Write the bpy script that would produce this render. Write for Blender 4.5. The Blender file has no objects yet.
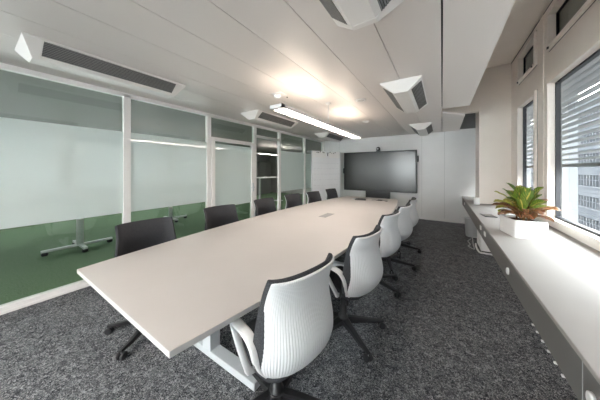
import bpy, bmesh, math, random
from mathutils import Vector, Matrix
random.seed(7)
SC = bpy.context.scene
COL = SC.collection
PI = math.pi

# ------------------------------------------------------------------ materials
def mat(name, color=(0.8, 0.8, 0.8), rough=0.5, metal=0.0, spec=0.5, coat=0.0, emit=None, estr=0.0):
    m = bpy.data.materials.new(name); m.use_nodes = True
    b = m.node_tree.nodes['Principled BSDF']
    b.inputs['Base Color'].default_value = (*color, 1)
    b.inputs['Roughness'].default_value = rough
    b.inputs['Metallic'].default_value = metal
    b.inputs['Specular IOR Level'].default_value = spec
    b.inputs['Coat Weight'].default_value = coat
    if emit:
        b.inputs['Emission Color'].default_value = (*emit, 1)
        b.inputs['Emission Strength'].default_value = estr
    return m

def nt(m):
    t = m.node_tree
    return t, t.nodes, t.links, t.nodes['Principled BSDF']

def noisy(name, c1, c2, scale, rough=0.6, detail=2.0, bump=0.0, spec=0.5, coords='Object', lo=0.35, hi=0.65):
    m = mat(name, c1, rough, spec=spec); t, n, l, b = nt(m)
    tc = n.new('ShaderNodeTexCoord'); no = n.new('ShaderNodeTexNoise')
    no.inputs['Scale'].default_value = scale; no.inputs['Detail'].default_value = detail
    l.new(tc.outputs[coords], no.inputs['Vector'])
    r = n.new('ShaderNodeValToRGB')
    r.color_ramp.elements[0].position = lo; r.color_ramp.elements[0].color = (*c1, 1)
    r.color_ramp.elements[1].position = hi; r.color_ramp.elements[1].color = (*c2, 1)
    l.new(no.outputs['Fac'], r.inputs['Fac']); l.new(r.outputs['Color'], b.inputs['Base Color'])
    if bump:
        bp = n.new('ShaderNodeBump'); bp.inputs['Strength'].default_value = bump; bp.inputs['Distance'].default_value = 0.004
        l.new(no.outputs['Fac'], bp.inputs['Height']); l.new(bp.outputs['Normal'], b.inputs['Normal'])
    return m

def carpet(name, cols, scale, rough=0.95):
    m = mat(name, cols[0], rough, spec=0.1); t, n, l, b = nt(m)
    tc = n.new('ShaderNodeTexCoord')
    v = n.new('ShaderNodeTexVoronoi'); v.inputs['Scale'].default_value = scale
    no = n.new('ShaderNodeTexNoise'); no.inputs['Scale'].default_value = scale * 0.5; no.inputs['Detail'].default_value = 3
    mx = n.new('ShaderNodeMix'); mx.data_type = 'RGBA'; mx.inputs['Factor'].default_value = 0.12
    l.new(tc.outputs['Object'], no.inputs['Vector'])
    l.new(tc.outputs['Object'], mx.inputs['A']); l.new(no.outputs['Color'], mx.inputs['B'])
    l.new(mx.outputs['Result'], v.inputs['Vector'])
    sp = n.new('ShaderNodeSeparateColor'); l.new(v.outputs['Color'], sp.inputs['Color'])
    r = n.new('ShaderNodeValToRGB'); r.color_ramp.interpolation = 'CONSTANT'
    e = r.color_ramp.elements
    e[0].position = 0; e[0].color = (*cols[0], 1)
    e[1].position = 0.3; e[1].color = (*cols[1], 1)
    for i, c in enumerate(cols[2:]):
        x = e.new(0.6 + 0.2 * i); x.color = (*c, 1)
    l.new(sp.outputs['Red'], r.inputs['Fac']); l.new(r.outputs['Color'], b.inputs['Base Color'])
    bp = n.new('ShaderNodeBump'); bp.inputs['Strength'].default_value = 0.5; bp.inputs['Distance'].default_value = 0.004
    l.new(v.outputs['Distance'], bp.inputs['Height']); l.new(bp.outputs['Normal'], b.inputs['Normal'])
    return m

def thin_glass(name, tint, refl_rough=0.0, base_refl=0.0):
    m = bpy.data.materials.new(name); m.use_nodes = True
    t = m.node_tree; n = t.nodes; l = t.links; n.clear()
    o = n.new('ShaderNodeOutputMaterial'); tr = n.new('ShaderNodeBsdfTransparent'); tr.inputs['Color'].default_value = (*tint, 1)
    g = n.new('ShaderNodeBsdfGlossy'); g.inputs['Roughness'].default_value = refl_rough
    f = n.new('ShaderNodeFresnel'); f.inputs['IOR'].default_value = 1.5
    ad = n.new('ShaderNodeMath'); ad.operation = 'ADD'; ad.inputs[1].default_value = base_refl; ad.use_clamp = True
    l.new(f.outputs['Fac'], ad.inputs[0])
    ge = n.new('ShaderNodeNewGeometry'); fr = n.new('ShaderNodeMath'); fr.operation = 'SUBTRACT'; fr.inputs[0].default_value = 1
    l.new(ge.outputs['Backfacing'], fr.inputs[1])
    mu = n.new('ShaderNodeMath'); mu.operation = 'MULTIPLY'; l.new(ad.outputs[0], mu.inputs[0]); l.new(fr.outputs[0], mu.inputs[1])
    mx = n.new('ShaderNodeMixShader'); l.new(mu.outputs[0], mx.inputs['Fac']); l.new(tr.outputs[0], mx.inputs[1]); l.new(g.outputs[0], mx.inputs[2])
    l.new(mx.outputs[0], o.inputs['Surface'])
    return m

def frosted(name, color, clear):
    m = bpy.data.materials.new(name); m.use_nodes = True
    t = m.node_tree; n = t.nodes; l = t.links; n.clear()
    o = n.new('ShaderNodeOutputMaterial')
    d = n.new('ShaderNodeBsdfDiffuse'); d.inputs['Color'].default_value = (*color, 1)
    tl = n.new('ShaderNodeBsdfTranslucent'); tl.inputs['Color'].default_value = (*color, 1)
    m1 = n.new('ShaderNodeMixShader'); m1.inputs['Fac'].default_value = 0.42
    l.new(d.outputs[0], m1.inputs[1]); l.new(tl.outputs[0], m1.inputs[2])
    tr = n.new('ShaderNodeBsdfTransparent')
    m2 = n.new('ShaderNodeMixShader'); m2.inputs['Fac'].default_value = clear
    l.new(m1.outputs[0], m2.inputs[1]); l.new(tr.outputs[0], m2.inputs[2])
    g = n.new('ShaderNodeBsdfGlossy'); g.inputs['Roughness'].default_value = 0.04
    f = n.new('ShaderNodeFresnel'); f.inputs['IOR'].default_value = 2.0
    ge = n.new('ShaderNodeNewGeometry'); fr = n.new('ShaderNodeMath'); fr.operation = 'SUBTRACT'; fr.inputs[0].default_value = 1
    l.new(ge.outputs['Backfacing'], fr.inputs[1])
    mu = n.new('ShaderNodeMath'); mu.operation = 'MULTIPLY'; l.new(f.outputs['Fac'], mu.inputs[0]); l.new(fr.outputs[0], mu.inputs[1])
    m3 = n.new('ShaderNodeMixShader'); l.new(mu.outputs[0], m3.inputs['Fac']); l.new(m2.outputs[0], m3.inputs[1]); l.new(g.outputs[0], m3.inputs[2])
    l.new(m3.outputs[0], o.inputs['Surface'])
    return m

M = {}
M['carpet'] = carpet('grey speckled carpet', [(0.036, 0.039, 0.045), (0.10, 0.105, 0.115), (0.20, 0.206, 0.22), (0.40, 0.406, 0.42)], 95)
M['green'] = noisy('green carpet', (0.155, 0.235, 0.14), (0.24, 0.34, 0.215), 60, 0.95, 3, 0.3, 0.1)
M['ceil'] = mat('white painted metal ceiling panel', (0.73, 0.69, 0.665), 0.38, spec=0.5)
M['seam'] = mat('dark seam', (0.10, 0.10, 0.10), 0.9)
M['wall'] = noisy('white wall paint', (0.72, 0.715, 0.715), (0.74, 0.735, 0.735), 3, 0.7, 2)
M['wallw'] = noisy('warm white frame paint', (0.83, 0.765, 0.705), (0.85, 0.785, 0.725), 3, 0.5, 2)
M['recess_shade'] = mat('recess shade grey', (0.24, 0.245, 0.245), 0.8)  # grey carries the shade of the upper recess in its colour
M['alu'] = mat('white lacquered profile', (0.88, 0.865, 0.855), 0.35)
M['glass'] = thin_glass('clear glass', (0.93, 0.96, 0.94), 0.0, 0.06)
M['wglass'] = thin_glass('window glass', (0.96, 0.98, 0.97))
M['fillglass'] = thin_glass('tinted fill window glass', (0.46, 0.47, 0.465))
M['film'] = frosted('frosted film', (0.86, 0.92, 0.91), 0.12)
M['top'] = noisy('white laminate', (0.56, 0.525, 0.505), (0.58, 0.545, 0.525), 2, 0.42, 2)
M['edge'] = mat('white laminate edge', (0.62, 0.615, 0.61), 0.4)
M['bench'] = noisy('pale laminate worktop', (0.37, 0.35, 0.335), (0.39, 0.37, 0.355), 2, 0.7, 2, spec=0.15)
M['steel'] = mat('light grey powder coat', (0.66, 0.69, 0.72), 0.4)
M['fascia'] = mat('grey fascia', (0.15, 0.147, 0.144), 0.5)
M['black'] = mat('black plastic', (0.018, 0.018, 0.02), 0.4)
M['bfab'] = noisy('black upholstery', (0.040, 0.041, 0.046), (0.072, 0.074, 0.080), 240, 0.9, 2, 0.3, 0.2)
M['gasket'] = mat('black rubber gasket', (0.02, 0.022, 0.028), 0.5)
M['white'] = mat('white plastic', (0.82, 0.82, 0.82), 0.4)
M['unit'] = mat('white unit housing', (0.80, 0.78, 0.76), 0.45)
M['slat'] = mat('grey louvre', (0.23, 0.23, 0.228), 0.45)
M['slatback'] = mat('dark louvre gap', (0.05, 0.05, 0.05), 0.7)
M['screen'] = mat('display glass', (0.065, 0.067, 0.066), 0.22, spec=0.6)
M['lampdown'] = mat('lit lamp diffuser', (0.9, 0.9, 0.9), 0.5, emit=(1.0, 0.89, 0.79), estr=3.6)
M['lampup'] = mat('lit uplight', (0.9, 0.9, 0.9), 0.5, emit=(1.0, 0.84, 0.68), estr=2.7)
M['lampfill'] = mat('lit added fill diffuser', (0.9, 0.9, 0.9), 0.5, emit=(1.0, 0.94, 0.88), estr=13.0)
M['lampnbup'] = mat('lit uplight neighbour', (0.9, 0.9, 0.9), 0.5, emit=(1.0, 0.92, 0.82), estr=3.0)
M['lampnb'] = mat('lit lamp diffuser neighbour', (0.9, 0.9, 0.9), 0.5, emit=(1.0, 0.95, 0.88), estr=4.0)
M['louvre'] = mat('lamp louvre', (0.62, 0.61, 0.60), 0.35, metal=0.3)
M['bin'] = mat('light grey bin plastic', (0.42, 0.43, 0.44), 0.5)
M['soil'] = noisy('potting soil', (0.03, 0.02, 0.015), (0.09, 0.06, 0.04), 80, 0.95, 3)
M['pot'] = mat('white glazed planter', (0.84, 0.83, 0.82), 0.35)
M['board'] = noisy('white board surface', (0.86, 0.88, 0.91), (0.88, 0.90, 0.93), 4, 0.35, 2)
M['paper'] = mat('white paper', (0.90, 0.90, 0.90), 0.7)
M['blind'] = mat('aluminium blind slat', (0.20, 0.205, 0.21), 0.45)
M['blindrail'] = mat('dark blind rail', (0.17, 0.18, 0.18), 0.5)
M['box'] = mat('olive grey blind box', (0.24, 0.24, 0.205), 0.7)
M['bldg'] = noisy('pale facade', (0.040, 0.044, 0.050), (0.052, 0.056, 0.062), 0.6, 0.95, 2, spec=0.0)
M['bwin'] = mat('dark building glass', (0.012, 0.014, 0.017), 0.4, spec=0.1)
M['cab'] = mat('grey cabinet', (0.30, 0.30, 0.30), 0.6)
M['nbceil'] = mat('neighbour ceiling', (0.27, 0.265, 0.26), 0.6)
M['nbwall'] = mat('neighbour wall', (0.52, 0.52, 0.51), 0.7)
M['street'] = noisy('asphalt', (0.12, 0.12, 0.12), (0.17, 0.17, 0.17), 2, 0.9, 3)

# ribbed white shell
def ribbed():
    m = mat('white ribbed shell', (0.79, 0.80, 0.82), 0.45); t, n, l, b = nt(m)
    uv = n.new('ShaderNodeUVMap'); w = n.new('ShaderNodeTexWave'); w.wave_type = 'BANDS'; w.bands_direction = 'X'
    w.inputs['Scale'].default_value = 14.0
    l.new(uv.outputs['UV'], w.inputs['Vector'])
    bp = n.new('ShaderNodeBump'); bp.inputs['Strength'].default_value = 0.6; bp.inputs['Distance'].default_value = 0.004
    l.new(w.outputs['Fac'], bp.inputs['Height']); l.new(bp.outputs['Normal'], b.inputs['Normal'])
    return m
M['ribbed'] = ribbed()

def leafmat(name, dark, light, rib):
    m = mat(name, dark, 0.32, spec=0.5); t, n, l, b = nt(m)
    uv = n.new('ShaderNodeUVMap'); s = n.new('ShaderNodeSeparateXYZ'); l.new(uv.outputs['UV'], s.inputs[0])
    def mth(op, a, bb=None):
        k = n.new('ShaderNodeMath'); k.operation = op
        for i, v in enumerate((a, bb)):
            if v is None: continue
            if isinstance(v, (int, float)): k.inputs[i].default_value = v
            else: l.new(v, k.inputs[i])
        return k.outputs[0]
    ax = mth('ABSOLUTE', mth('SUBTRACT', s.outputs['X'], 0.5))
    midrib = mth('LESS_THAN', ax, 0.055)
    ph = mth('SUBTRACT', s.outputs['Y'], mth('MULTIPLY', ax, 0.55))
    vein = mth('GREATER_THAN', mth('SINE', mth('MULTIPLY', ph, 58.0)), 0.72)
    no = n.new('ShaderNodeTexNoise'); no.inputs['Scale'].default_value = 9
    l.new(uv.outputs['UV'], no.inputs['Vector'])
    m1 = n.new('ShaderNodeMix'); m1.data_type = 'RGBA'; m1.inputs['A'].default_value = (*dark, 1); m1.inputs['B'].default_value = (*light, 1)
    r = n.new('ShaderNodeValToRGB'); r.color_ramp.elements[0].position = 0.42; r.color_ramp.elements[1].position = 0.6
    l.new(no.outputs['Fac'], r.inputs['Fac']); l.new(r.outputs['Color'], m1.inputs['Factor'])
    m2 = n.new('ShaderNodeMix'); m2.data_type = 'RGBA'; m2.inputs['B'].default_value = (*rib, 1)
    l.new(m1.outputs['Result'], m2.inputs['A'])
    l.new(mth('MAXIMUM', midrib, mth('MULTIPLY', vein, 0.7)), m2.inputs['Factor'])
    l.new(m2.outputs['Result'], b.inputs['Base Color'])
    return m
M['leafg'] = leafmat('green croton leaf', (0.07, 0.19, 0.02), (0.16, 0.32, 0.04), (0.70, 0.60, 0.14))
M['leafy'] = leafmat('yellow green croton leaf', (0.20, 0.27, 0.035), (0.52, 0.46, 0.09), (0.78, 0.62, 0.20))
M['leafr'] = leafmat('red croton leaf', (0.11, 0.03, 0.025), (0.22, 0.15, 0.035), (0.60, 0.24, 0.14))

# ------------------------------------------------------------------ mesh helpers
def B(): return bmesh.new()

def box(bm, x0, x1, y0, y1, z0, z1, mi=0):
    vs = [bm.verts.new((x, y, z)) for x in (x0, x1) for y in (y0, y1) for z in (z0, z1)]
    for q in ((0, 1, 3, 2), (4, 6, 7, 5), (0, 4, 5, 1), (2, 3, 7, 6), (0, 2, 6, 4), (1, 5, 7, 3)):
        f = bm.faces.new([vs[i] for i in q]); f.material_index = mi
    return vs

def prism(bm, poly, z0, z1, mi=0):
    a = [bm.verts.new((p[0], p[1], z0)) for p in poly]; b = [bm.verts.new((p[0], p[1], z1)) for p in poly]
    n = len(poly)
    fs = [bm.faces.new(list(reversed(a))), bm.faces.new(b)]
    for i in range(n): fs.append(bm.faces.new((a[i], a[(i + 1) % n], b[(i + 1) % n], b[i])))
    for f in fs: f.material_index = mi
    return fs

def loft(bm, rings, cap=True, smooth=False, mi=0, close=True):
    R = [[bm.verts.new(p) for p in r] for r in rings]
    n = len(R[0])
    for a, b in zip(R[:-1], R[1:]):
        for i in range(n if close else n - 1):
            f = bm.faces.new((a[i], a[(i + 1) % n], b[(i + 1) % n], b[i])); f.smooth = smooth; f.material_index = mi
    if cap:
        for r in (list(reversed(R[0])), R[-1]):
            f = bm.faces.new(r); f.material_index = mi
    return R

def lathe(bm, cx, cy, prof, n=24, mi=0, smooth=True):
    return loft(bm, [[(cx + r * math.cos(2 * PI * k / n), cy + r * math.sin(2 * PI * k / n), z) for k in range(n)] for r, z in prof], True, smooth, mi)

def frames(pts):
    pts = [Vector(p) for p in pts]; out = []
    for i, p in enumerate(pts):
        t = (pts[min(i + 1, len(pts) - 1)] - pts[max(i - 1, 0)]).normalized(); out.append((p, t))
    return out

def tube(bm, pts, r, n=10, mi=0):
    rings = []
    for i, (p, t) in enumerate(frames(pts)):
        up = Vector((0, 0, 1)) if abs(t.z) < 0.95 else Vector((1, 0, 0))
        a = t.cross(up).normalized(); b = a.cross(t).normalized()
        rr = r[i] if isinstance(r, (list, tuple)) else r
        rings.append([p + a * rr * math.cos(2 * PI * k / n) + b * rr * math.sin(2 * PI * k / n) for k in range(n)])
    loft(bm, rings, True, True, mi)

def ribbon(bm, pts, w, th, side=(1, 0, 0), mi=0):
    """sweep a rounded rectangle, wide along `side`"""
    rings = []; s0 = Vector(side)
    for i, (p, t) in enumerate(frames(pts)):
        a = (s0 - t * s0.dot(t)).normalized(); b = t.cross(a).normalized()
        ww = (w[i] if isinstance(w, (list, tuple)) else w) / 2; h = th / 2
        sec = [(-1, -.5), (-.75, -1), (.75, -1), (1, -.5), (1, .5), (.75, 1), (-.75, 1), (-1, .5)]
        rings.append([p + a * ww * u + b * h * v for u, v in sec])
    loft(bm, rings, True, True, mi)

def smoothpath(pts, n=5):
    P = [Vector(p) for p in pts]; out = []
    for i in range(len(P) - 1):
        p0 = P[max(i - 1, 0)]; p1 = P[i]; p2 = P[i + 1]; p3 = P[min(i + 2, len(P) - 1)]
        for k in range(n):
            t = k / n
            out.append(0.5 * ((2 * p1) + (p2 - p0) * t + (2 * p0 - 5 * p1 + 4 * p2 - p3) * t * t + (3 * p1 - p0 - 3 * p2 + p3) * t ** 3))
    out.append(P[-1]); return out

def tag(o, label=None, cat=None, group=None, kind=None):
    if label: o['label'] = label
    if cat: o['category'] = cat
    if group: o['group'] = group
    if kind: o['kind'] = kind
    return o

def root_of(o):
    while o.parent: o = o.parent
    return o

def obj(name, bm, m, parent=None, bev=0.0, seg=2, local=False, smooth=False, origin=None, label=None):
    bmesh.ops.recalc_face_normals(bm, faces=bm.faces)
    off = Vector((0, 0, 0))
    if parent is not None and not local:
        r = root_of(parent); off = -r.location
        bm.transform(r.rotation_euler.to_matrix().to_4x4().inverted() @ Matrix.Translation(off))
    elif parent is None and not local:
        lo = [min(v.co[i] for v in bm.verts) for i in range(3)]; hi = [max(v.co[i] for v in bm.verts) for i in range(3)]
        o_ = Vector(((lo[0] + hi[0]) / 2, (lo[1] + hi[1]) / 2, lo[2])) if origin is None else Vector(origin)
        bm.transform(Matrix.Translation(-o_)); off = o_
    me = bpy.data.meshes.new(name)
    if smooth:
        for f in bm.faces: f.smooth = True
    bm.to_mesh(me); bm.free()
    for k in (m if isinstance(m, (list, tuple)) else [m]): me.materials.append(k)
    o = bpy.data.objects.new(name, me); COL.objects.link(o)
    if parent is not None: o.parent = parent
    elif not local: o.location = off
    if bev:
        b = o.modifiers.new('bevel', 'BEVEL'); b.width = bev; b.segments = seg; b.limit_method = 'ANGLE'; b.angle_limit = math.radians(40)
    if label: o['label'] = label
    return o

def thing(name, label, cat, loc=(0, 0, 0), rz=0.0, group=None):
    o = bpy.data.objects.new(name, None); COL.objects.link(o)
    o.empty_display_size = 0.1; o.location = loc; o.rotation_euler = (0, 0, rz)
    return tag(o, label, cat, group)

def struct(name, bm, m, parent=None, bev=0.0):
    o = obj(name, bm, m, parent, bev)
    if parent is None: tag(o, kind='structure')
    return o

def dup(r, loc, rz, label, group=None):
    c = r.copy(); COL.objects.link(c); c.location = loc; c.rotation_euler = (0, 0, rz); c['label'] = label
    if group: c['group'] = group
    def kids(src, dst):
        for ch in src.children:
            d = ch.copy(); COL.objects.link(d); d.parent = dst; kids(ch, d)
    kids(r, c)
    return c

# ------------------------------------------------------------------ dimensions (metres)
CZ = 2.53        # dropped ceiling
UZ = 3.58        # ceiling over the window strip
XL = -3.71       # glass partition
XW = 1.16        # window wall face
YB = 7.36        # back wall
YF = -4.6        # wall behind the camera

# ------------------------------------------------------------------ room shell
b = B(); box(b, XL - 0.035, XW + 0.14, YF, YB, -0.1, 0); struct('floor', b, M['carpet'])
b = B(); box(b, -9.6, XL - 0.035, YF, 11, -0.1, 0); struct('floor_neighbour', b, M['green'])
b = B(); box(b, -3.85, XW + 0.3, YB, YB + 0.12, 0, UZ + .1); struct('wall_back', b, M['wall'])
b = B()
for x in (-3.1, -0.5, 0.06): box(b, x - .003, x + .003, YB - .004, YB, .08, CZ)
struct('trim_3', b, mat('wall joint', (0.45, 0.45, 0.45), 0.8))
b = B(); box(b, 0.10, 0.40, YB - .02, YB, 0, CZ); struct('trim_4', b, M['wall'])
b = B(); box(b, XL, 0.44, YB - .012, YB, 0, 0.06); struct('baseboard_back', b, M['wall'])
FW = [(-3.3, -1.75), (-1.55, 0.0)]      # end windows added behind the camera to bring in fill daylight
b = B(); box(b, -9.7, XW + .3, YF - .12, YF, 0, .9); box(b, -9.7, XW + .3, YF - .12, YF, 2.35, UZ + .1)
for x0, x1 in ((-9.7, -3.3), (-1.75, -1.55), (0.0, XW + .3)): box(b, x0, x1, YF - .12, YF, .9, 2.35)
struct('wall_front', b, M['wall'])
for k, (x0, x1) in enumerate(FW):
    b = B()
    for xx0, xx1, zz0, zz1 in ((x0, x0 + .06, .9, 2.35), (x1 - .06, x1, .9, 2.35), (x0 + .06, x1 - .06, .9, .96), (x0 + .06, x1 - .06, 2.29, 2.35)): box(b, xx0, xx1, YF - .08, YF + .01, zz0, zz1)
    w = struct('window_%d' % (30 + k), b, M['wallw'], bev=.003)
    b = B(); box(b, x0 + .05, x1 - .05, YF - .05, YF - .044, .95, 2.30); obj('pane', b, M['wglass'], w)

# dropped ceiling: long metal panels with dark joints
b = B()
xs = [-3.72, -3.34, -2.92, -2.50, -2.08, -1.66, -1.245, -0.84, -0.42, 0.0]
for x0, x1 in zip(xs[:-1], xs[1:]):
    g0 = .0025; g1 = .0025 if x1 < -0.01 else .006
    for y0, y1 in ((YF, 4.593), (4.597, YB)):
        box(b, x0 + g0, x1 - g1, y0, y1, CZ, CZ + .03)
box(b, 0.006, 0.39, YF, 4.595, CZ, CZ + .03)
prism(b, [(0.006, 4.93), (0.38, 5.36), (0.39, YB), (0.006, YB)], CZ, CZ + .03)
box(b, XL - .14, -0.04, YF, YB, CZ + .03, CZ + .06, 1)
box(b, -0.04, 0.36, YF, 4.56, CZ + .03, CZ + .06, 1)
struct('ceiling', b, [M['ceil'], M['seam']])
b = B(); box(b, -0.1, XW + .2, YF, YB, UZ, UZ + .1); struct('ceiling_upper', b, M['wallw'])
# bulkhead boards closing the plenum along the window strip
b = B(); box(b, 0.36, 0.385, YF, 4.58, CZ + .03, UZ); box(b, -0.1, -0.06, 4.5, YB, CZ + .06, UZ); box(b, -0.06, 0.36, 4.545, 4.58, CZ + .06, UZ)
struct('trim_1', b, M['ceil'])
b = B(); box(b, -0.06, 0.66, 5.96, 6.1, 2.70, UZ); struct('trim_2', b, M['wallw'])
b = B(); box(b, 0.39, XW, YB - .03, YB - .001, CZ + .03, UZ); box(b, 0.39, 0.41, 6.12, YB - .03, CZ + .03, UZ); struct('trim_shade', b, M['recess_shade'])  # dark boards stand in for shade above the back wall
# pillar
b = B(); box(b, 0.66, XW + .09, 5.95, 6.55, 0, UZ); struct('wall_pillar', b, M['wallw'], bev=.004)

# ------------------------------------------------------------------ window wall
bays = [(6.66, 7.28), (4.58, 5.40), (1.75, 4.08), (0.42, 1.30), (-2.1, 0.05), (-4.4, -2.5)]
b = B()
box(b, XW, XW + .09, YF, YB, 0, 0.80)
box(b, XW, XW + .09, YF, YB, 2.60, 3.00)
box(b, XW, XW + .09, YF, YB, 3.46, UZ)
ed = [YB] + [y for bay in bays for y in (bay[1] + .03, bay[0] - .03)] + [YF]
for k in range(0, len(ed), 2):
    for z0, z1 in ((.80, 2.60), (3.0, 3.46)): box(b, XW, XW + .09, ed[k + 1], ed[k], z0, z1)
struct('wall_right', b, M['wallw'])
b = B(); box(b, XW - .012, XW, YF, 5.93, .742, .79); struct('trim_6', b, M['wallw'])
b = B()
for y in (4.33, 1.53, .23): box(b, XW - .012, XW, y - .05, y + .05, .80, UZ - .02)
struct('trim_7', b, M['wallw'], bev=.003)
b = B()
box(b, XW - .002, XW, YF, 5.95, UZ - .014, UZ)
for y in (4.33, 1.53, .23): box(b, XW - .0015, XW, y + .055, y + .065, .80, UZ - .02)
struct('trim_8', b, M['seam'])

def ringbox(bm, x0, x1, y0, y1, z0, z1, w, mi=0):
    box(bm, x0, x1, y0, y0 + w, z0, z1, mi); box(bm, x0, x1, y1 - w, y1, z0, z1, mi)
    box(bm, x0, x1, y0 + w, y1 - w, z0, z0 + w, mi); box(bm, x0, x1, y0 + w, y1 - w, z1 - w, z1, mi)

for i, (y0, y1) in enumerate(bays):
    b = B(); ringbox(b, XW - .03, XW + .05, y0 - .05, y1 + .05, .79, 2.61, .055)
    ringbox(b, XW + .0, XW + .06, y0 + .0, y1 + .0, .84, 2.56, .006)
    w = struct('window_%d' % (i + 1), b, M['wallw'], bev=.004)
    b = B(); ringbox(b, XW - .003, XW - .0005, y0 - .057, y1 + .057, .783, 2.617, .007); ringbox(b, XW - .003, XW - .0005, y0 - .037, y1 + .037, 2.973, 3.487, .007); obj('joint', b, M['seam'], w)
    b = B(); ringbox(b, XW + .04, XW + .085, y0 + .006, y1 - .006, .846, 2.554, .022); obj('gasket', b, M['gasket'], w)
    b = B(); box(b, XW + .06, XW + .066, y0 + .02, y1 - .02, .86, 2.54); obj('pane', b, M['wglass'], w)
    b = B(); ringbox(b, XW - .03, XW + .05, y0 - .04, y1 + .04, 2.985, 3.475, .045); tf = obj('transom_frame', b, M['wallw'], w, .004)
    b = B(); ringbox(b, XW + .05, XW + .075, y0 + .002, y1 - .002, 3.025, 3.435, .016); obj('gasket', b, M['gasket'], tf)
    b = B(); box(b, XW + .06, XW + .066, y0 + .01, y1 - .01, 3.03, 3.43); obj('pane', b, M['wglass'], tf)
    for yy in (y0 + .05, y1 - .05):
        b = B(); box(b, XW - .045, XW - .0305, yy - .012, yy + .012, 2.985, 3.01); obj('latch', b, M['black'], tf)
    b = B(); box(b, XW - .038, XW - .0305, y0 - .035, y0 - .01, 1.05, 1.20); tube(b, [(XW - .036, y0 - .022, 1.18), (XW - .065, y0 - .022, 1.18)], .009); tube(b, [(XW - .062, y0 - .022, 1.185), (XW - .062, y0 - .022, 1.06)], .009)
    obj('window_handle', b, M['steel'], w)

blind_lab = ['outdoor slatted blind behind the window hidden by the pillar',
             'outdoor slatted blind half lowered behind the narrow window beside the pillar',
             'outdoor slatted blind half lowered behind the wide window above the plant',
             'outdoor slatted blind behind the narrow window beside the camera',
             'outdoor slatted blind behind the wide window behind the camera',
             'outdoor slatted blind at the window farthest behind the camera']
BX = XW + .14
spans = [(6.60, 7.36), (4.52, 6.25), (1.66, 4.46), (0.36, 1.45), (-2.2, 0.15), (-4.5, -2.4)]
for i, (y0, y1) in enumerate(spans):
    t = thing('venetian_blind', blind_lab[i], 'blind', (BX, (y0 + y1) / 2, 1.48), 0, 'outdoor blinds')
    b = B(); z = 1.58
    while z < 2.95:
        pr = [(-.038, .004), (-.016, .007), (.016, .002), (.038, -.009)]
        rings = [[(BX + x, y, z + zz) for x, zz in pr] + [(BX + x, y, z + zz - .0035) for x, zz in reversed(pr)] for y in (y0 + .02, y1 - .02)]
        loft(b, rings); z += .070
    obj('slats', b, M['blind'], t)
    b = B(); box(b, BX - .03, BX + .03, y0 + .02, y1 - .02, 1.485, 1.525); obj('bottom_rail', b, M['blindrail'], t, .004)
    for y in (y0, y1 - .018):
        b = B(); box(b, BX - .015, BX + .015, y, y + .018, .8, 2.96); obj('guide_rail', b, M['steel'], t)
    for y in (y0 + .25, y1 - .25):
        b = B(); box(b, BX - .044, BX - .041, y - .007, y + .007, 1.5, 2.96); obj('ladder_tape', b, M['blindrail'], t)
    b = B(); box(b, BX - .04, BX + .16, y0, y1, 2.965, 3.75); obj('blind_box', b, M['box'], t)
b = B()
for y in (6.3, 4.33 + .16, 1.53, .23, -2.35): box(b, BX + .06, BX + .2, y - .09, y + .09, -2, 3.9)
box(b, BX + .06, BX + .25, YF, 6.4, .45, .62)
struct('trim_11', b, mat('exterior mullion', (0.16, 0.17, 0.18), 0.6, spec=0.2))

# building across the street
bt = thing('office_building', 'pale office building with ribbon windows seen outside the windows', 'building', (17, 12, -14))
zf = -13.2
while zf < 7.0:
    b = B(); box(b, 16.0, 19, -30, 70, zf, zf + 1.35); box(b, 15.92, 16, -30, 70, zf + .2, zf + .32)
    box(b, 15.75, 16, -30, 70, zf + 1.18, zf + 1.35); box(b, 15.9, 16, -30, 70, zf + .55, zf + .6)
    obj('spandrel', b, M['bldg'], bt)
    b = B(); box(b, 16.25, 19, -30, 70, zf + 1.35, zf + 2.8); wb = obj('window_band', b, M['bwin'], bt)
    b = B()
    for k in range(140):
        y = -30 + k * .7; box(b, 16.05, 16.3, y, y + .14, zf + 1.35, zf + 2.8)
    box(b, 16.08, 16.2, -30, 70, zf + 2.1, zf + 2.16)
    obj('mullions', b, M['bldg'], wb)
    zf += 2.8
b = B(); box(b, 16.0, 19, -30, 70, zf, zf + 1.3); obj('roof_parapet', b, M['bldg'], bt)
b = B(); box(b, -60, 60, -60, 90, -14.2, -14.0); tag(obj('street', b, M['street']), kind='structure')

# ------------------------------------------------------------------ glass partition
posts = [-3.8, -2.53, -1.27, 0.0, 1.245, 2.535, 3.755, 4.70, 6.00, YB - .045]
PX0, PX1 = XL - .07, XL
b = B(); box(b, PX0, PX1, YF, YB, CZ - .055, CZ); box(b, PX0 - .01, PX1 + .012, YF, 3.70, 0, .07); box(b, PX0 - .01, PX1 + .012, 4.75, YB, 0, .07)
box(b, PX0 - .02, PX1 + .022, YF, 3.70, 0, .03); box(b, PX0 - .02, PX1 + .022, 4.75, YB, 0, .03)
struct('trim_9', b, M['alu'], bev=.003)
b = B()
for y in posts: box(b, PX0, PX1, y - .042, y + .042, .05, CZ - .02)
struct('trim_10', b, M['alu'], bev=.003)
GX = XL - .034
nwin = 6
for k, (p0, p1) in enumerate(zip([YF] + posts[:-1], posts)):
    y0, y1 = p0 + .04, p1 - .04
    if k == 7:   # open doorway with a transom
        b = B(); box(b, PX0, PX1, y0, y1, 2.235, 2.29); d = struct('door_2', b, M['alu'], bev=.003)
        b = B(); box(b, GX - .004, GX + .004, y0, y1, 2.28, CZ - .05); obj('transom_pane', b, M['glass'], d)
        continue
    nwin += 1
    b = B(); box(b, GX - .005, GX + .005, y0, y1, .05, CZ - .04); w = struct('window_%d' % nwin, b, M['glass'])
    if k != 6:
        b = B(); box(b, GX + .006, GX + .0085, y0, y1, .85, 1.985); obj('frosted_film', b, M['film'], w)
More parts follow.
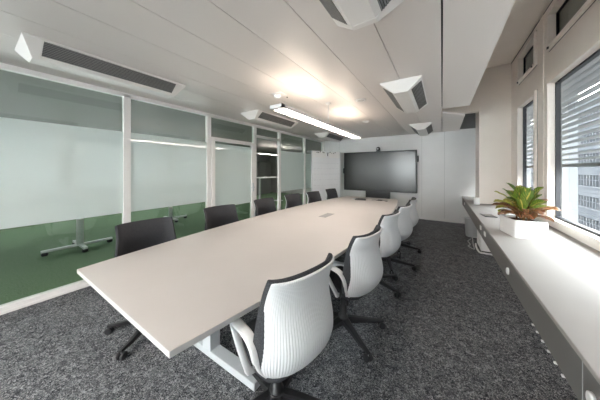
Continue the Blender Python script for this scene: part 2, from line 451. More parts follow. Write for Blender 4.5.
# glazed door leaf parked in front of the fourth panel
y0, y1 = 2.58, 3.70
DX = XL - .02
b = B(); ringbox(b, DX - .03, DX + .035, y0, y1, .03, 2.09, .075); d = struct('door_1', b, M['alu'], bev=.003)
b = B(); box(b, DX - .004, DX + .004, y0 + .07, y1 - .07, .10, 2.02); obj('pane', b, M['glass'], d)
b = B(); box(b, DX + .005, DX + .008, y0 + .07, y1 - .07, .70, 1.97); obj('frosted_film', b, M['film'], d)
b = B(); box(b, DX + .036, DX + .042, y1 - .055, y1 - .015, .95, 1.15); tube(b, [(DX + .04, y1 - .035, 1.05), (DX + .085, y1 - .035, 1.05), (DX + .088, y1 - .15, 1.05)], .009)
obj('handle', b, M['steel'], d)

# ------------------------------------------------------------------ neighbouring office behind the glass
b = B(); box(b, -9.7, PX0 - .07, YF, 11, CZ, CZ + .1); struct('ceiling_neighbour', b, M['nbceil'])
b = B(); box(b, -9.7, -9.6, YF, 11, 0, .9); box(b, -9.7, -9.6, YF, 11, 2.4, CZ); box(b, -9.7, -9.6, 6.6, 11, .9, 2.4)
for k in range(8): box(b, -9.7, -9.6, YF + k * 1.55, YF + k * 1.55 + .25, .9, 2.4)
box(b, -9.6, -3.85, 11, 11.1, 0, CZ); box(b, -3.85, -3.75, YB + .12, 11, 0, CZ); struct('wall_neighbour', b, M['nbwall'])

def office_table(loc, rz, label, lx, ly):
    t = thing('office_table', label, 'table', loc, rz, 'tables in the green carpeted office')
    b = B(); box(b, -lx / 2, lx / 2, -ly / 2, ly / 2, .715, .74); obj('tabletop', b, M['white'], t, .003, local=True)
    b = B(); lathe(b, 0, 0, [(.05, .06), (.05, .70)], 20); obj('column', b, M['white'], t, local=True)
    b = B(); box(b, -.12, .12, -.2, .2, .69, .7149); obj('mounting_plate', b, M['white'], t, local=True)
    b = B(); box(b, -.03, .03, -.47, .47, .055, .09); box(b, -.36, .36, -.03, .03, .055, .0905); obj('foot', b, M['white'], t, .003, local=True)
    for x, y in ((0, -.43), (0, .43), (-.32, 0), (.32, 0)):
        b = B(); lathe(b, x, y, [(.034, .0), (.042, .01), (.042, .045), (.03, .055)], 12); obj('caster', b, M['black'], t, local=True)
    return t
office_table((-5.62, 1.16, 0), 0, 'white column table on black casters behind the nearest frosted glass panel', .8, 1.7)
office_table((-6.5, 3.2, 0), 0, 'white column table behind the second frosted panel', .8, 1.7)
# standing table seen through the doorway
t = thing('standing_table', 'tall white standing table seen through the open doorway', 'table', (-6.5, 7.2, 0))
b = B(); box(b, -6.9, -6.1, 6.7, 8.3, 1.10, 1.13); obj('tabletop', b, M['white'], t, .003)
for y in (6.85, 8.1):
    b = B(); lathe(b, -6.5, y, [(.22, 0), (.22, .015), (.05, .03), (.045, .05), (.045, 1.10)], 20); obj('leg', b, M['white'], t)
# cabinets along the far wall of that office
cl = ['tall grey cabinet at the far wall seen through the doorway, left one', 'tall grey cabinet at the far wall seen through the doorway, middle one', 'tall grey cabinet at the far wall seen through the doorway, right one']
for i in range(3):
    y = 8.0 + i * 1.0
    t = thing('cabinet', cl[i], 'cabinet', (-9.3, y, 0), 0, 'cabinets in the neighbouring office')
    b = B(); box(b, -9.59, -9.05, y - .49, y + .49, 0, 1.95); obj('body', b, M['cab'], t, .004)
    for s in (-1, 1):
        b = B(); box(b, -9.049, -9.03, y + (0.005 if s > 0 else -.48), y + (.48 if s > 0 else -.005), .06, 1.94); d = obj('door', b, M['cab'], t, .003)
        b = B(); box(b, -9.029, -9.01, y + s * .05 - .008, y + s * .05 + .008, .95, 1.1); obj('handle', b, M['alu'], d)

b = B(); box(b, -9.66, -9.655, YF, 6.6, .9, 2.4); w = struct('window_20', b, M['fillglass'])  # unseen window band added to daylight the office, tinted to dim it

# ------------------------------------------------------------------ pendant lamps
def pendant(x, y0, y1, z, label, up, down, wires, cz=CZ, upm='lampup', dm='lampdown'):
    t = thing('pendant_light', label, 'lamp', (x, (y0 + y1) / 2, z), 0)
    b = B(); w = .085
    box(b, x - w, x - w + .006, y0, y1, z, z + .04); box(b, x + w - .006, x + w, y0, y1, z, z + .04)
    box(b, x - w, x + w, y0, y0 + .06, z, z + .04); box(b, x - w, x + w, y1 - .02, y1, z, z + .04)
    box(b, x - w + .006, x + w - .006, y0 + .06, y1 - .02, z + .022, z + .03)
    obj('housing', b, M['alu'], t)
    for a, c in down:
        b = B(); box(b, x - w + .008, x + w - .008, a, c, z + .006, z + .0215); obj('diffuser', b, M[dm], t)
    b = B(); box(b, x - w + .007, x + w - .007, down[0][1] + .004, down[-1][0] - .004, z + .004, z + .0215); obj('blank_cover', b, M['white'], t)
    for a, c in up:
        b = B(); box(b, x - .05, x + .05, a, c, z + .0305, z + .034); obj('uplight', b, M[upm], t)
    for y in wires:
        b = B(); tube(b, [(x, y, z + .03), (x, y, cz - .01)], .0045, 6); wr = obj('wire', b, M['steel'], t)
        b = B(); lathe(b, x, y, [(.03, cz - .025), (.045, cz - .005), (.045, cz)], 16); obj('ceiling_rose', b, M['white'], wr)
    return t
pendant(-1.54, 1.87, 4.66, 2.135, 'long white pendant light on a wire above the conference table', [(1.95, 2.9), (3.45, 4.45)], [(1.95, 3.29), (3.31, 4.64)], [3.2])
pendant(-1.54, -3.4, -.6, 2.135, 'added white pendant light behind the camera for fill', [(-3.3, -2.5), (-1.7, -.9)], [(-3.3, -2.0), (-1.7, -.65)], [-1.9], dm='lampfill')  # unseen pendant added for fill, brighter than the one over the table
pendant(-6.4, 6.6, 9.4, 2.135, 'white pendant light seen through the open doorway', [(6.8, 9.2)], [(6.8, 7.9), (8.3, 9.3)], [8.0], upm='lampnbup', dm='lampnb')

# ------------------------------------------------------------------ wedge shaped ceiling units
def ceiling_unit(x, y0, y1, label):
    t = thing('ceiling_unit', label, 'air conditioner', (x, (y0 + y1) / 2, 2.40), 0, 'wedge shaped ceiling units')
    HT, HB, ZT, ZB = .225, .075, CZ - .002, 2.395
    def ring(y, f, ex=0): # f 0..1 depth of the wedge
        z = ZT - .012 - (ZT - .012 - ZB) * f; h = HT - (HT - HB) * f
        return [(x - HT - ex, y, ZT), (x + HT + ex, y, ZT), (x + HT + ex, y, ZT - .012 - ex), (x + h + ex, y, z - ex), (x - h - ex, y, z - ex), (x - HT - ex, y, ZT - .012 - ex)]
    e = .11
    b = B(); loft(b, [ring(y0 + e + .001, 1), ring(y1 - e - .001, 1)]); obj('housing', b, M['unit'], t)
    for a, c, s in ((y0, y0 + e, .6), (y1, y1 - e, .6)):
        b = B(); d = (c - a)
        loft(b, [ring(a, 0.02, .002), ring(a + d * s, 1, .002), ring(c, 1, .002)]); obj('end_cap', b, M['unit'], t)
    for sg in (-1, 1):
        # louvred grille lying on the sloping face
        p0 = Vector((sg * HT, 0, ZT - .012)); p1 = Vector((sg * HB, 0, ZB)); u = (p1 - p0); L = u.length; u.normalize()
        n = Vector((sg * abs(u.z), 0, -abs(u.x)))
        b = B()
        def bar(s0, s1, h0, h1, mi):
            q = [p0 + u * s0 + n * h0, p0 + u * s1 + n * h0, p0 + u * s1 + n * h1, p0 + u * s0 + n * h1]
            loft(b, [[(x + v.x, yy, v.z) for v in q] for yy in (y0 + e + .004, y1 - e - .004)], mi=mi)
        bar(.012, L - .045, .0005, .002, 1)
        k = 9
        for i in range(k):
            s = .014 + (L - .065) * i / (k - 1); bar(s, s + .0085, .002, .006, 0)
        obj('grille', b, [M['slat'], M['slatback']], t)
    return t
ceiling_unit(-2.96, .24, 1.53, 'wedge ceiling unit above the first glass panel, leftmost in the photo')
ceiling_unit(-2.96, 2.84, 4.12, 'wedge ceiling unit beside the near end of the pendant light')
ceiling_unit(-2.93, 5.62, 6.9, 'wedge ceiling unit in front of the white board corner, behind pendant light')
ceiling_unit(-.42, .22, 1.50, 'wedge ceiling unit cut off by the top edge of the photo')
ceiling_unit(-.42, 2.82, 4.1, 'wedge ceiling unit at the right of the room, middle of the row of three')
ceiling_unit(-.42, 5.72, 7.0, 'small looking wedge ceiling unit above the right corner of the big display')

t = thing('smoke_detector', 'white round detector on a square plate at the ceiling left of pendant light', 'detector', (-1.94, 2.42, CZ))
b = B(); box(b, -2.02, -1.86, 2.36, 2.52, CZ - .012, CZ); obj('plate', b, M['white'], t, .003)
b = B(); lathe(b, -1.97, 2.43, [(.03, CZ - .055), (.045, CZ - .045), (.05, CZ - .012)], 20); obj('sensor_head', b, M['white'], t)
b = B(); lathe(b, -1.92, 2.6, [(.008, CZ - .01), (.012, CZ)], 10); tag(obj('ceiling_sensor', b, M['black']), 'tiny black sensor dot in the ceiling beside the smoke detector', 'sensor')
t = thing('ceiling_speaker', 'flat round disc at ceiling right of the pendant wire, nearer of two', 'speaker', (-1.05, 3.33, CZ))
b = B(); lathe(b, -1.05, 3.33, [(.055, CZ - .012), (.075, CZ - .008), (.08, CZ)], 24); obj('rim', b, M['white'], t)
b = B(); lathe(b, -1.05, 3.33, [(.05, CZ - .0135), (.05, CZ - .0125)], 24); obj('cover', b, M['louvre'], t)
t = thing('ceiling_speaker', 'flat round disc at ceiling above the far end of pendant light', 'speaker', (-1.45, 4.78, CZ))
b = B(); lathe(b, -1.42, 4.85, [(.05, CZ - .02), (.07, CZ - .008), (.075, CZ)], 24); obj('rim', b, M['white'], t)
b = B(); lathe(b, -1.42, 4.85, [(.03, CZ - .028), (.045, CZ - .0201)], 24); obj('cover', b, M['white'], t)

# ------------------------------------------------------------------ conference table
TC, TY0, TY1 = -1.54, .435, 5.70
t = thing('conference_table', 'long white boat-shaped conference table in the middle of the room', 'table', (TC, (TY0 + TY1) / 2, 0))
def half(y): return .648 + .212 * (1 - ((y - 3.07) / 2.635) ** 2)
ys = [TY0 + (TY1 - TY0) * k / 24 for k in range(25)]
poly = [(TC + half(y), y) for y in ys] + [(TC - half(y), y) for y in reversed(ys)]
b = B(); fs = prism(b, poly, .712, .74); 
for f in fs[2:]: f.material_index = 1
obj('tabletop', b, [M['top'], M['edge']], t, .002)
for y in (1.07, 3.07, 5.07):
    b = B(); box(b, TC - .05, TC + .05, y - .045, y + .045, .05, .68); lg = obj('column', b, M['steel'], t, .004)
    b = B(); box(b, TC - .52, TC + .52, y - .045, y + .045, .004, .055); obj('foot', b, M['steel'], t, .006)
    b = B(); box(b, TC - .45, TC + .45, y - .035, y + .035, .68, .7115); obj('crossbar', b, M['steel'], t)
b = B(); box(b, TC + .06, TC + .11, 1.11, 5.03, .655, .679); box(b, TC - .11, TC - .06, 1.11, 5.03, .655, .679); obj('beam', b, M['black'], t)
b = B(); box(b, -1.575, -1.455, 2.93, 3.25, .7395, .7435); cp = obj('cable_cover', b, M['cab'], t, .001, label='grey cable flap')
# things lying at the far end of the table
t = thing('conference_phone', 'flat black tabletop phone lying at the far end of table, left item', 'phone', (-1.62, 5.12, .741), .2)
b = B(); prism(b, [(-.13, -.06), (.13, -.06), (.10, .09), (-.10, .09)], 0, .025); obj('base', b, M['black'], t, .006, local=True)
b = B(); box(b, -.06, .06, -.03, .05, .0255, .029); obj('keypad', b, M['gasket'], t, local=True)
b = B(); box(b, -1.85, -1.70, 5.12, 5.32, .7412, .748); tag(obj('paper_sheet', b, M['steel'], bev=.001), 'pale grey flat pad beside the black phone at far table end', 'pad')
t = thing('cable_set', 'black adapter cable lying at far end of table, right item', 'cable', (-1.2, 5.2, .74))
b = B(); tube(b, smoothpath([(-1.38, 5.2, .7475), (-1.32, 5.26, .7475), (-1.25, 5.19, .7475), (-1.16, 5.25, .7475), (-1.07, 5.2, .7475)]), .0055, 8); obj('cord', b, M['black'], t)
b = B(); box(b, -1.25, -1.15, 5.21, 5.255, .7412, .762); obj('adapter', b, M['black'], t, .003)
b = B(); box(b, -1.08, -1.03, 5.185, 5.215, .7412, .755); obj('plug', b, M['black'], t, .002)

# ------------------------------------------------------------------ swivel chair
def make_chair(label, loc, rz, group):
    t = thing('swivel_chair', label, 'chair', loc, rz, group)
    # profile of the back: y, z, half width, side wrap
    prof = [(-.02, .415, .10, .00), (-.11, .41, .15, .03), (-.20, .425, .19, .07), (-.272, .465, .222, .125), (-.318, .53, .244, .165), (-.331, .595, .250, .17),
            (-.318, .665, .246, .15), (-.296, .735, .238, .12), (-.283, .80, .230, .095), (-.292, .87, .229, .08), (-.315, .935, .230, .07)]
    NU = 16
    def sheet(dy, dz, grow, z_from, ztop):
        P = smoothpath([(p[0], p[1], p[2]) for p in prof], 3); Wp = smoothpath([(p[3], 0, 0) for p in prof], 3)
        rows = []
        for p, w in zip(P, Wp):
            if p.y < z_from: continue
            row = []
            for k in range(NU + 1):
                u = -1 + 2 * k / NU
                s = math.sin(u * PI / 2 * .82) / math.sin(PI / 2 * .82)
                row.append(Vector(((p.z + grow) * s, p.x + w.x * abs(u) ** 2.3 + dy, p.y + dz)))
            rows.append(row)
        top = rows[-1]
        return rows
    def sheet_mesh(rows, th, m, name, rib):
        b = B(); uvl = b.loops.layers.uv.new('UVMap')
        V = [[b.verts.new(v) for v in r] for r in rows]
        for i in range(len(V) - 1):
            for k in range(NU):
                f = b.faces.new((V[i][k], V[i][k + 1], V[i + 1][k + 1], V[i + 1][k])); f.smooth = True
                for lp, (a, c) in zip(f.loops, ((k, i), (k + 1, i), (k + 1, i + 1), (k, i + 1))): lp[uvl].uv = (a / NU, c / (len(V) - 1))
        o = obj(name, b, m, t, local=True)
        sd = o.modifiers.new('solid', 'SOLIDIFY'); sd.thickness = th; sd.offset = 0
        bv = o.modifiers.new('bevel', 'BEVEL'); bv.width = min(.006, th * .4); bv.segments = 2; bv.limit_method = 'ANGLE'; bv.angle_limit = math.radians(50)
        return o
    sheet_mesh(sheet(0, 0, 0, 0, 1), .016, M['ribbed'], 'back_shell', True)
    # dark padded front, a little larger so it shows as a rim
    rows = sheet(.021, 0.009, .008, .45, 1)
    sheet_mesh(rows, .022, M['bfab'], 'backrest', False)
    # seat cushion
    b = B(); rings = []
    def outline(s, z):
        pts = []
        for k in range(32):
            a = 2 * PI * k / 32; cx, cy = math.cos(a), math.sin(a)
            e = .45
            px = .222 * math.copysign(abs(cx) ** e, cx) * s; py = .235 * math.copysign(abs(cy) ** e, cy) * s
            pts.append((px, py - .005, z - .02 * max(0, py - .12) / .115))
        return pts
    loft(b, [outline(.86, .41), outline(.97, .42), outline(1, .445), outline(.97, .467), outline(.85, .479), outline(.5, .477)], True, True)
    obj('seat', b, M['bfab'], t, local=True)
    b = B(); box(b, -.10, .10, -.10, .13, .35, .41); box(b, -.04, .04, -.10, .16, .335, .365); obj('mechanism', b, M['black'], t, .01, local=True)
    for s in (-1, 1):
        b = B()
        pts = smoothpath([(s * .19, -.17, .448), (s * .232, -.165, .50), (s * .256, -.17, .56), (s * .265, -.155, .615), (s * .271, -.12, .652), (s * .275, -.06, .668), (s * .276, -.005, .672),
                          (s * .275, .022, .660), (s * .273, .016, .63), (s * .266, -.03, .55), (s * .255, -.075, .475), (s * .235, -.085, .44), (s * .12, -.07, .415)], 4)
        n = len(pts); wid = []
        for i in range(n):
            f = i / (n - 1); wid.append(.05 if .15 < f < .5 else .036)
        ribbon(b, pts, wid, .017, (1, .0, .15)); obj('armrest', b, M['white'], t, local=True)
    b = B(); lathe(b, 0, 0, [(.045, .075), (.045, .13), (.03, .14), (.03, .22), (.022, .225), (.022, .355)], 20); obj('gas_column', b, M['black'], t, local=True)
    b = B(); lathe(b, 0, 0, [(.05, .07), (.055, .09), (.05, .125)], 20)
    R = .358
    for k in range(5):
        a = 2 * PI * k / 5 + PI / 2 + STAR; d = Vector((math.cos(a), math.sin(a), 0)); sd = Vector((-d.y, d.x, 0))
        rings = []
        for r, w, zt, h in ((.03, .034, .122, .05), (.15, .026, .108, .038), (.27, .020, .088, .028), (R + .012, .014, .078, .018)):
            c = d * r
            rings.append([c + sd * w + Vector((0, 0, zt - h)), c + sd * w + Vector((0, 0, zt - .006)), c + sd * w * .6 + Vector((0, 0, zt)), c - sd * w * .6 + Vector((0, 0, zt)), c - sd * w + Vector((0, 0, zt - .006)), c - sd * w + Vector((0, 0, zt - h))])
        loft(b, rings)
    obj('star_base', b, M['black'], t, local=True)
    for k in range(5):
        a = 2 * PI * k / 5 + PI / 2 + STAR; d = Vector((math.cos(a), math.sin(a), 0)); sd = Vector((-d.y, d.x, 0)); c = d * R
        b = B()
        for s in (-1, 1):
            rings = []
            for off, r in ((.006, .024), (.008, .029), (.024, .029), (.028, .022)):
                o_ = c + sd * s * off + d * .0
                rings.append([o_ + d * r * math.cos(2 * PI * j / 18) + Vector((0, 0, .0295 + r * math.sin(2 * PI * j / 18))) for j in range(18)])
            loft(b, rings, True, True)
        cs = obj('caster', b, M['black'], t, local=True)
        b = B(); tube(b, [c + Vector((0, 0, .03)), c + Vector((0, 0, .066))], .0055, 8); obj('caster_stem', b, M['steel'], cs, local=True)
    return t
STAR = math.radians(71.6)
GR = 'white shelled swivel chairs on the window side'; GL = 'swivel chairs on the glass wall side'
# chair local +Y faces the table; right row faces -X, left row faces +X
def rot_right(a): return PI / 2 + math.radians(a)
def rot_left(a): return -PI / 2 + math.radians(a)
right = [(.971, -.547, -11.6), (1.84, -.46, -8), (2.78, -.455, -8), (3.50, -.40, -7), (4.36, -.385, 0)]
left = [(.985, -2.535, -4), (1.94, -2.66, -4), (2.85, -2.68, 0), (3.72, -2.68, -2), (4.40, -2.57, -4), (5.32, -2.555, -6)]
RL = ['white ribbed swivel chair nearest the camera, on the window side of table',
      'white swivel chair second from the camera on the window side',
      'white swivel chair third from the camera on the window side',
      'white swivel chair fourth from the camera on window side, partly hidden',
      'white swivel chair farthest from the camera on the window side']
LL = ['dark fronted swivel chair nearest the camera on the glass wall side',
      'dark fronted swivel chair second from camera on the glass wall side',
      'dark fronted swivel chair third from camera, in front of the open doorway',
      'dark fronted swivel chair fourth from camera on the glass wall side',
      'dark fronted swivel chair fifth from camera, left of the white board',
      'dark fronted swivel chair in front of the white board, last in its row']
proto = None
def place(topx, y, rz, label, group, star):
    global proto
    f = Vector((-math.sin(rz), math.cos(rz), 0))       # forward direction of the chair
    p = Vector((topx, y, 0)) + f * .30
    if proto is None:
        proto = make_chair(label, p, rz, group)
    else:
        c = dup(proto, p, rz, label, group)
        for ch in c.children:
            if ch.name.startswith(('star_base', 'caster')): ch.rotation_euler = (0, 0, math.radians(star) - STAR)
for (y, x, a), lab, st_ in zip(right, RL, (71.6, 7, 21, 44, 30)): place(x, y, rot_right(a), lab, GR, st_)
for (y, x, a), lab, st_ in zip(left, LL, (16, 40, 5, 60, 25, 50)): place(x, y, rot_left(a), lab, GL, st_)

# ------------------------------------------------------------------ window bench
t = thing('window_bench', 'long white bench top running under the windows', 'bench', (.8, 2.5, 0))
b = B(); prism(b, [(.45, YF), (XW, YF), (XW, 5.948), (.658, 5.948), (.658, 6.552), (XW, 6.552), (XW, YB), (.45, YB)], .715, .74); obj('bench_top', b, M['bench'], t, .004)
b = B(); box(b, .462, .482, YF, YB - .02, .52, .7148); fa = obj('front_panel', b, M['fascia'], t, .002)
for y in (1.32, 3.9, -1.2):
    b = B(); box(b, .4605, .4619, y - .002, y + .002, .52, .714); obj('panel_joint', b, M['bin'], fa)
for y in (-1.9, .9, 3.2, 7.2):
    b = B(); box(b, .85, XW, y - .015, y + .015, 0, .7148); obj('support_panel', b, M['fascia'], t)
def socket(y, z, w, h, lab):
    b = B(); box(b, .452, .4619, y - w, y + w, z - h, z + h); s = obj('socket', b, M['white'], t, .002)
for y in (3.98, 3.62, 6.6): socket(y, .635, .045, .026, '')
for y in (2.46, 1.245):
    b = B(); rings = [[(xx, y + r * math.cos(2 * PI * k / 20), .61 + r * math.sin(2 * PI * k / 20)) for k in range(20)] for xx, r in ((.4619, .028), (.452, .027), (.449, .02))]
    loft(b, rings, True, True); obj('round_socket', b, M['white'], t)
for y in (1.87, 1.80, 1.72, 1.64, 1.56, 1.48):
    b = B(); box(b, .455, .470, y - .006, y + .006, .512, .5195); obj('clip', b, M['white'], t)

# planter with croton
t = thing('potted_croton', 'green, yellow and red croton in a white rectangular planter on bench', 'plant', (.735, 3.32, .74), math.radians(11))
W_, L_, H_ = .135, .165, .185
b = B()
def rr(w, l, z, r=.02):
    pts = []
    for cx, cy, a0 in ((w - r, l - r, 0), (-w + r, l - r, 90), (-w + r, -l + r, 180), (w - r, -l + r, 270)):
        for k in range(5):
            a = math.radians(a0 + 22.5 * k); pts.append((cx + r * math.cos(a), cy + r * math.sin(a), z))
    return pts
loft(b, [rr(W_ - .004, L_ - .004, 0), rr(W_, L_, .004), rr(W_, L_, H_ - .003), rr(W_ - .003, L_ - .003, H_), rr(W_ - .009, L_ - .009, H_), rr(W_ - .012, L_ - .012, H_ - .03)], True, False)
obj('planter', b, M['pot'], t, local=True)
b = B(); loft(b, [rr(W_ - .013, L_ - .013, H_ - .035), rr(W_ - .013, L_ - .013, H_ - .025)]); obj('soil', b, M['soil'], t, local=True)
b = B(); uvl = b.loops.layers.uv.new('UVMap')
st = B()
def leaf(base, az, elev, L, Wd, curl, mi, roll=0.0):
    d = Vector((math.cos(az), math.sin(az), 0)); sd = Vector((-d.y, d.x, 0)); NS, NW = 10, 4
    p = Vector(base); e = elev; rows = []
    prev = p.copy()
    # petiole
    for i in range(NS + 1):
        f = i / NS
        wd = Wd * max(.03, (f ** .85) * ((1 - f) ** .45) / .58)
        t_ = d * math.cos(e) + Vector((0, 0, math.sin(e))); nn = (Vector((0, 0, math.cos(e))) - d * math.sin(e))
        s2 = (sd * math.cos(roll) + nn * math.sin(roll)); n2 = (nn * math.cos(roll) - sd * math.sin(roll))
        row = []
        for k in range(NW + 1):
            u = -1 + 2 * k / NW
            row.append(b.verts.new(p + s2 * (u * wd / 2) + n2 * (abs(u) * wd * .16 + .004 * math.sin(f * 14 + u * 2))))
        rows.append(row)
        p = p + t_ * (L / NS); e -= curl / NS
    for i in range(NS):
        for k in range(NW):
            f = b.faces.new((rows[i][k], rows[i][k + 1], rows[i + 1][k + 1], rows[i + 1][k])); f.smooth = True; f.material_index = mi
            for lp, (a, c) in zip(f.loops, ((k, i), (k + 1, i), (k + 1, i + 1), (k, i + 1))): lp[uvl].uv = (a / NW, c / NS)
for si, (sx, sy, hgt) in enumerate([(-.03, -.09, .10), (.03, -.04, .15), (-.03, .05, .14), (.02, .09, .12), (.0, .0, .17)]):
    tube(st, [(sx, sy, H_ - .03), (sx + .01, sy, H_ + hgt * .5), (sx, sy + .01, H_ + hgt)], [.008, .007, .005], 8)
    n = 11
    for k in range(n):
        f = k / (n - 1)
        az = k * 2.4 + si * 1.1 + random.uniform(-.25, .25)
        elev = math.radians(26 + 52 * f ** 1.3 + random.uniform(-9, 9))
        z = H_ + hgt * (.25 + .75 * f)
        L = random.uniform(.19, .25) if f < .75 else random.uniform(.20, .25)
        Wd = random.uniform(.105, .15)
        if f < .42: mi = 2 if random.random() < .8 else 1
        elif f < .7: mi = random.choice([1, 1, 2, 0])
        else: mi = random.choice([0, 0, 1])
        leaf((sx + .012 * math.cos(az), sy + .012 * math.sin(az), z), az, elev, L, Wd, random.uniform(.7, 1.3) * (1.15 - .6 * f), mi, random.uniform(-.45, .45))
obj('stem', st, M['leafr'], t, local=True)
fo = obj('foliage', b, [M['leafg'], M['leafy'], M['leafr']], t, local=True)
sd = fo.modifiers.new('solid', 'SOLIDIFY'); sd.thickness = .0015

# small things on and under the bench
t = thing('mobile_phone', 'black device lying flat on bench behind the planter', 'phone', (.60, 4.42, .74), .15)
b = B(); box(b, -.075, .075, -.12, .12, 0, .010); obj('body', b, M['black'], t, .003, local=True)
b = B(); box(b, -.065, .065, -.105, .105, .0102, .0112); obj('screen', b, M['screen'], t, local=True)
t = thing('table_lamp_base', 'white cup shaped container on bench in front of the pillar', 'container', (.60, 5.75, .74)); t.name = 'container'
b = B(); lathe(b, .60, 5.75, [(.045, .74), (.05, .745), (.05, .86), (.045, .868)], 24); obj('body', b, M['white'], t)
b = B(); lathe(b, .60, 5.75, [(.047, .8682), (.047, .876), (.03, .884)], 24); obj('lid', b, M['white'], t)

b = B(); lathe(b, .56, 6.05, [(.115, 0), (.12, .01), (.14, .38), (.146, .385), (.146, .40), (.136, .40), (.125, .06), (.1, .02)], 28)
tag(obj('waste_bin', b, M['bin']), 'light grey waste bin on the floor under the bench', 'bin')
t = thing('pedestal_cabinet', 'white cabinet on the floor under the bench, beside the waste bin', 'cabinet', (.8, 5.08, 0))
b = B(); box(b, .56, 1.1, 4.86, 5.36, .05, .51); obj('body', b, M['white'], t, .02, 3)
b = B(); box(b, .58, 1.08, 4.90, 5.32, .012, .0498); obj('plinth', b, M['black'], t)
b = B(); ring_ = smoothpath([(.545, 5.37, .03), (.53, 5.1, .028), (.545, 4.86, .028), (.60, 4.835, .028), (.8, 4.835, .028), (1.05, 4.84, .03)], 5); tube(b, ring_, .014, 10); obj('foot_rail', b, M['white'], t)
for z in (.2, .36):
    b = B(); box(b, .5585, .5605, 4.9, 5.32, z, z + .004); obj('drawer_joint', b, M['bin'], t)
b = B(); tube(b, smoothpath([(.50, 5.75, .012), (.44, 5.55, .01), (.46, 5.35, .01), (.42, 5.2, .01), (.49, 5.05, .012), (.50, 5.3, .03), (.50, 5.45, .14)], 6), .009, 8)
tag(obj('power_cable', b, M['bin']), 'grey cable looping on the floor beside the white cabinet', 'cable')

# ------------------------------------------------------------------ display on the back wall
X0, X1, Z0, Z1, YT = -2.86, -.615, .765, 2.045, YB - .14
t = thing('display', 'large black framed flat display in front of the back wall', 'display', ((X0 + X1) / 2, YT, 0))
b = B(); ringbox_y = lambda bm, x0, x1, z0, z1, y0, y1, w: (box(bm, x0, x0 + w, y0, y1, z0, z1), box(bm, x1 - w, x1, y0, y1, z0, z1), box(bm, x0 + w, x1 - w, y0, y1, z0, z0 + w), box(bm, x0 + w, x1 - w, y0, y1, z1 - w, z1))
ringbox_y(b, X0, X1, Z0, Z1, YT - .02, YT + .08, .042); obj('bezel', b, M['black'], t, .004)
b = B(); box(b, X0 + .04, X1 - .04, YT - .008, YT + .07, Z0 + .04, Z1 - .04); obj('screen', b, M['screen'], t)
b = B(); box(b, -2.10, -1.36, YT - .05, YT + .07, .03, Z0 - .002); obj('lift_column', b, M['black'], t, .006)
b = B(); box(b, -2.3, -1.16, YT - .25, YT + .1, 0.002, .03); obj('foot_plate', b, M['black'], t, .004)
for x, z in ((X0 - .022, 1.42), (X1 + .022, 1.78)):
    b = B(); box(b, x - .0215, x + .0215, YT - .0, YT + .06, z - .09, z + .09); obj('side_bracket', b, M['black'], t, .004)
t = thing('webcam', 'small black camera mounted on top of the display', 'camera', (-1.72, YT, Z1))
b = B(); box(b, -1.78, -1.66, YT - .02, YT + .06, Z1, Z1 + .02); obj('mount', b, M['black'], t, .003)
b = B(); lathe(b, -1.72, YT + .02, [(.03, Z1 + .0202), (.055, Z1 + .035), (.065, Z1 + .085), (.05, Z1 + .13), (.02, Z1 + .145)], 20); obj('head', b, M['black'], t)
b = B(); rings = [[(-1.72 + r * math.cos(2 * PI * k / 16), y, Z1 + .08 + r * math.sin(2 * PI * k / 16)) for k in range(16)] for y, r in ((YT - .036, .03), (YT - .058, .028), (YT - .06, .018))]
loft(b, rings, True, True); obj('lens', b, M['steel'], t)

# ------------------------------------------------------------------ mobile white board in the corner
pL, pR = Vector((-3.26, 5.66, 0)), Vector((-2.77, 6.60, 0))
mid = (pL + pR) / 2; dv = pR - pL; az = math.atan2(dv.y, dv.x); hw = dv.length / 2
t = thing('whiteboard', 'white mobile board with a paper strip on top in the left corner', 'whiteboard', mid, az)
b = B(); box(b, -hw, hw, -.014, .014, .32, 2.03); obj('board', b, M['board'], t, .003, local=True)
for s in (-1, 1):
    b = B(); box(b, s * (hw + .011) - .01, s * (hw + .011) + .01, -.02, .02, .06, 2.032); obj('post', b, M['steel'], t, .003, local=True)
    b = B(); box(b, s * (hw + .011) - .02, s * (hw + .011) + .02, -.26, .26, .05, .085); ft = obj('foot', b, M['steel'], t, .004, local=True)
    for q in (-.23, .23):
        b = B(); lathe(b, s * (hw + .011), q, [(.02, 0), (.026, .008), (.026, .04), (.02, .05)], 12); obj('caster', b, M['black'], ft, local=True)
b = B(); box(b, -hw + .01, -.02, -.0175, -.0145, 1.83, 2.02); box(b, .09, hw - .005, -.0175, -.0145, 1.83, 2.02); ps = obj('paper_strip', b, M['paper'], t, local=True)
b = B()
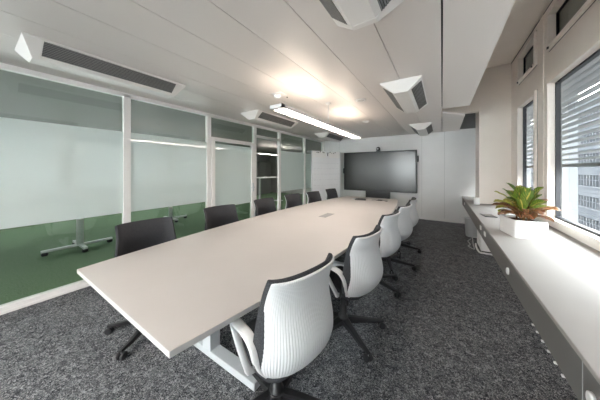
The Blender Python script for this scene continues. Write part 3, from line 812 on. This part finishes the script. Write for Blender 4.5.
for x in (-.36, -.30, -.24, -.14, -.10, .02, .06, .13, .20, .27, .33):
    w = random.uniform(.012, .03); z = 1.985 + random.uniform(-.02, .02)
    box(b, x - w / 2, x + w / 2, -.021, -.018, z - random.uniform(.008, .02), z + .02)
box(b, .03, .05, -.021, -.0145, 1.88, 1.96)
obj('clip', b, M['black'], t, local=True)
b = B()
for r in range(5):
    z = 1.66 - r * .17; x = -hw + .05
    while x < hw - .08:
        w = random.uniform(.03, .12); box(b, x, min(x + w, hw - .03), -.0155, -.0145, z, z + .006); x += w + random.uniform(.01, .05)
obj('pen_lines', b, mat('faint pen line', (0.62, 0.65, 0.69), .6), t, local=True)

# ------------------------------------------------------------------ daylight
w = bpy.data.worlds.new('World'); SC.world = w; w.use_nodes = True
n = w.node_tree.nodes; l = w.node_tree.links
bg = n['Background']; tc = n.new('ShaderNodeTexCoord'); no = n.new('ShaderNodeTexNoise'); no.inputs['Scale'].default_value = 2.2; no.inputs['Detail'].default_value = 5
l.new(tc.outputs['Generated'], no.inputs['Vector'])
r = n.new('ShaderNodeValToRGB'); r.color_ramp.elements[0].color = (.88, .94, 1.0, 1); r.color_ramp.elements[1].color = (1.0, 1.0, 1.0, 1)
r.color_ramp.elements[0].position = .35; r.color_ramp.elements[1].position = .6
l.new(no.outputs['Fac'], r.inputs['Fac']); l.new(r.outputs['Color'], bg.inputs['Color'])
bg.inputs['Strength'].default_value = 4.2

# ------------------------------------------------------------------ camera
cam = bpy.data.cameras.new('camera'); co = bpy.data.objects.new('camera', cam); COL.objects.link(co)
cam.sensor_width = 36; cam.lens = 36 * 218 / 600; cam.shift_y = -30 / 600; cam.clip_start = .02; cam.clip_end = 300
co.location = (0, 0, 1.45); co.rotation_euler = (PI / 2, 0, math.atan2(142, 218))
SC.camera = co
SC.cycles.max_bounces = 10; SC.cycles.diffuse_bounces = 6; SC.cycles.glossy_bounces = 4; SC.cycles.transparent_max_bounces = 24
SC.cycles.caustics_reflective = False; SC.cycles.caustics_refractive = False
SC.cycles.sample_clamp_indirect = 6.0
vs = SC.view_settings
vs.view_transform = 'Standard'; vs.look = 'None'; vs.gamma = 1; vs.use_curve_mapping = False; vs.exposure = 2.72
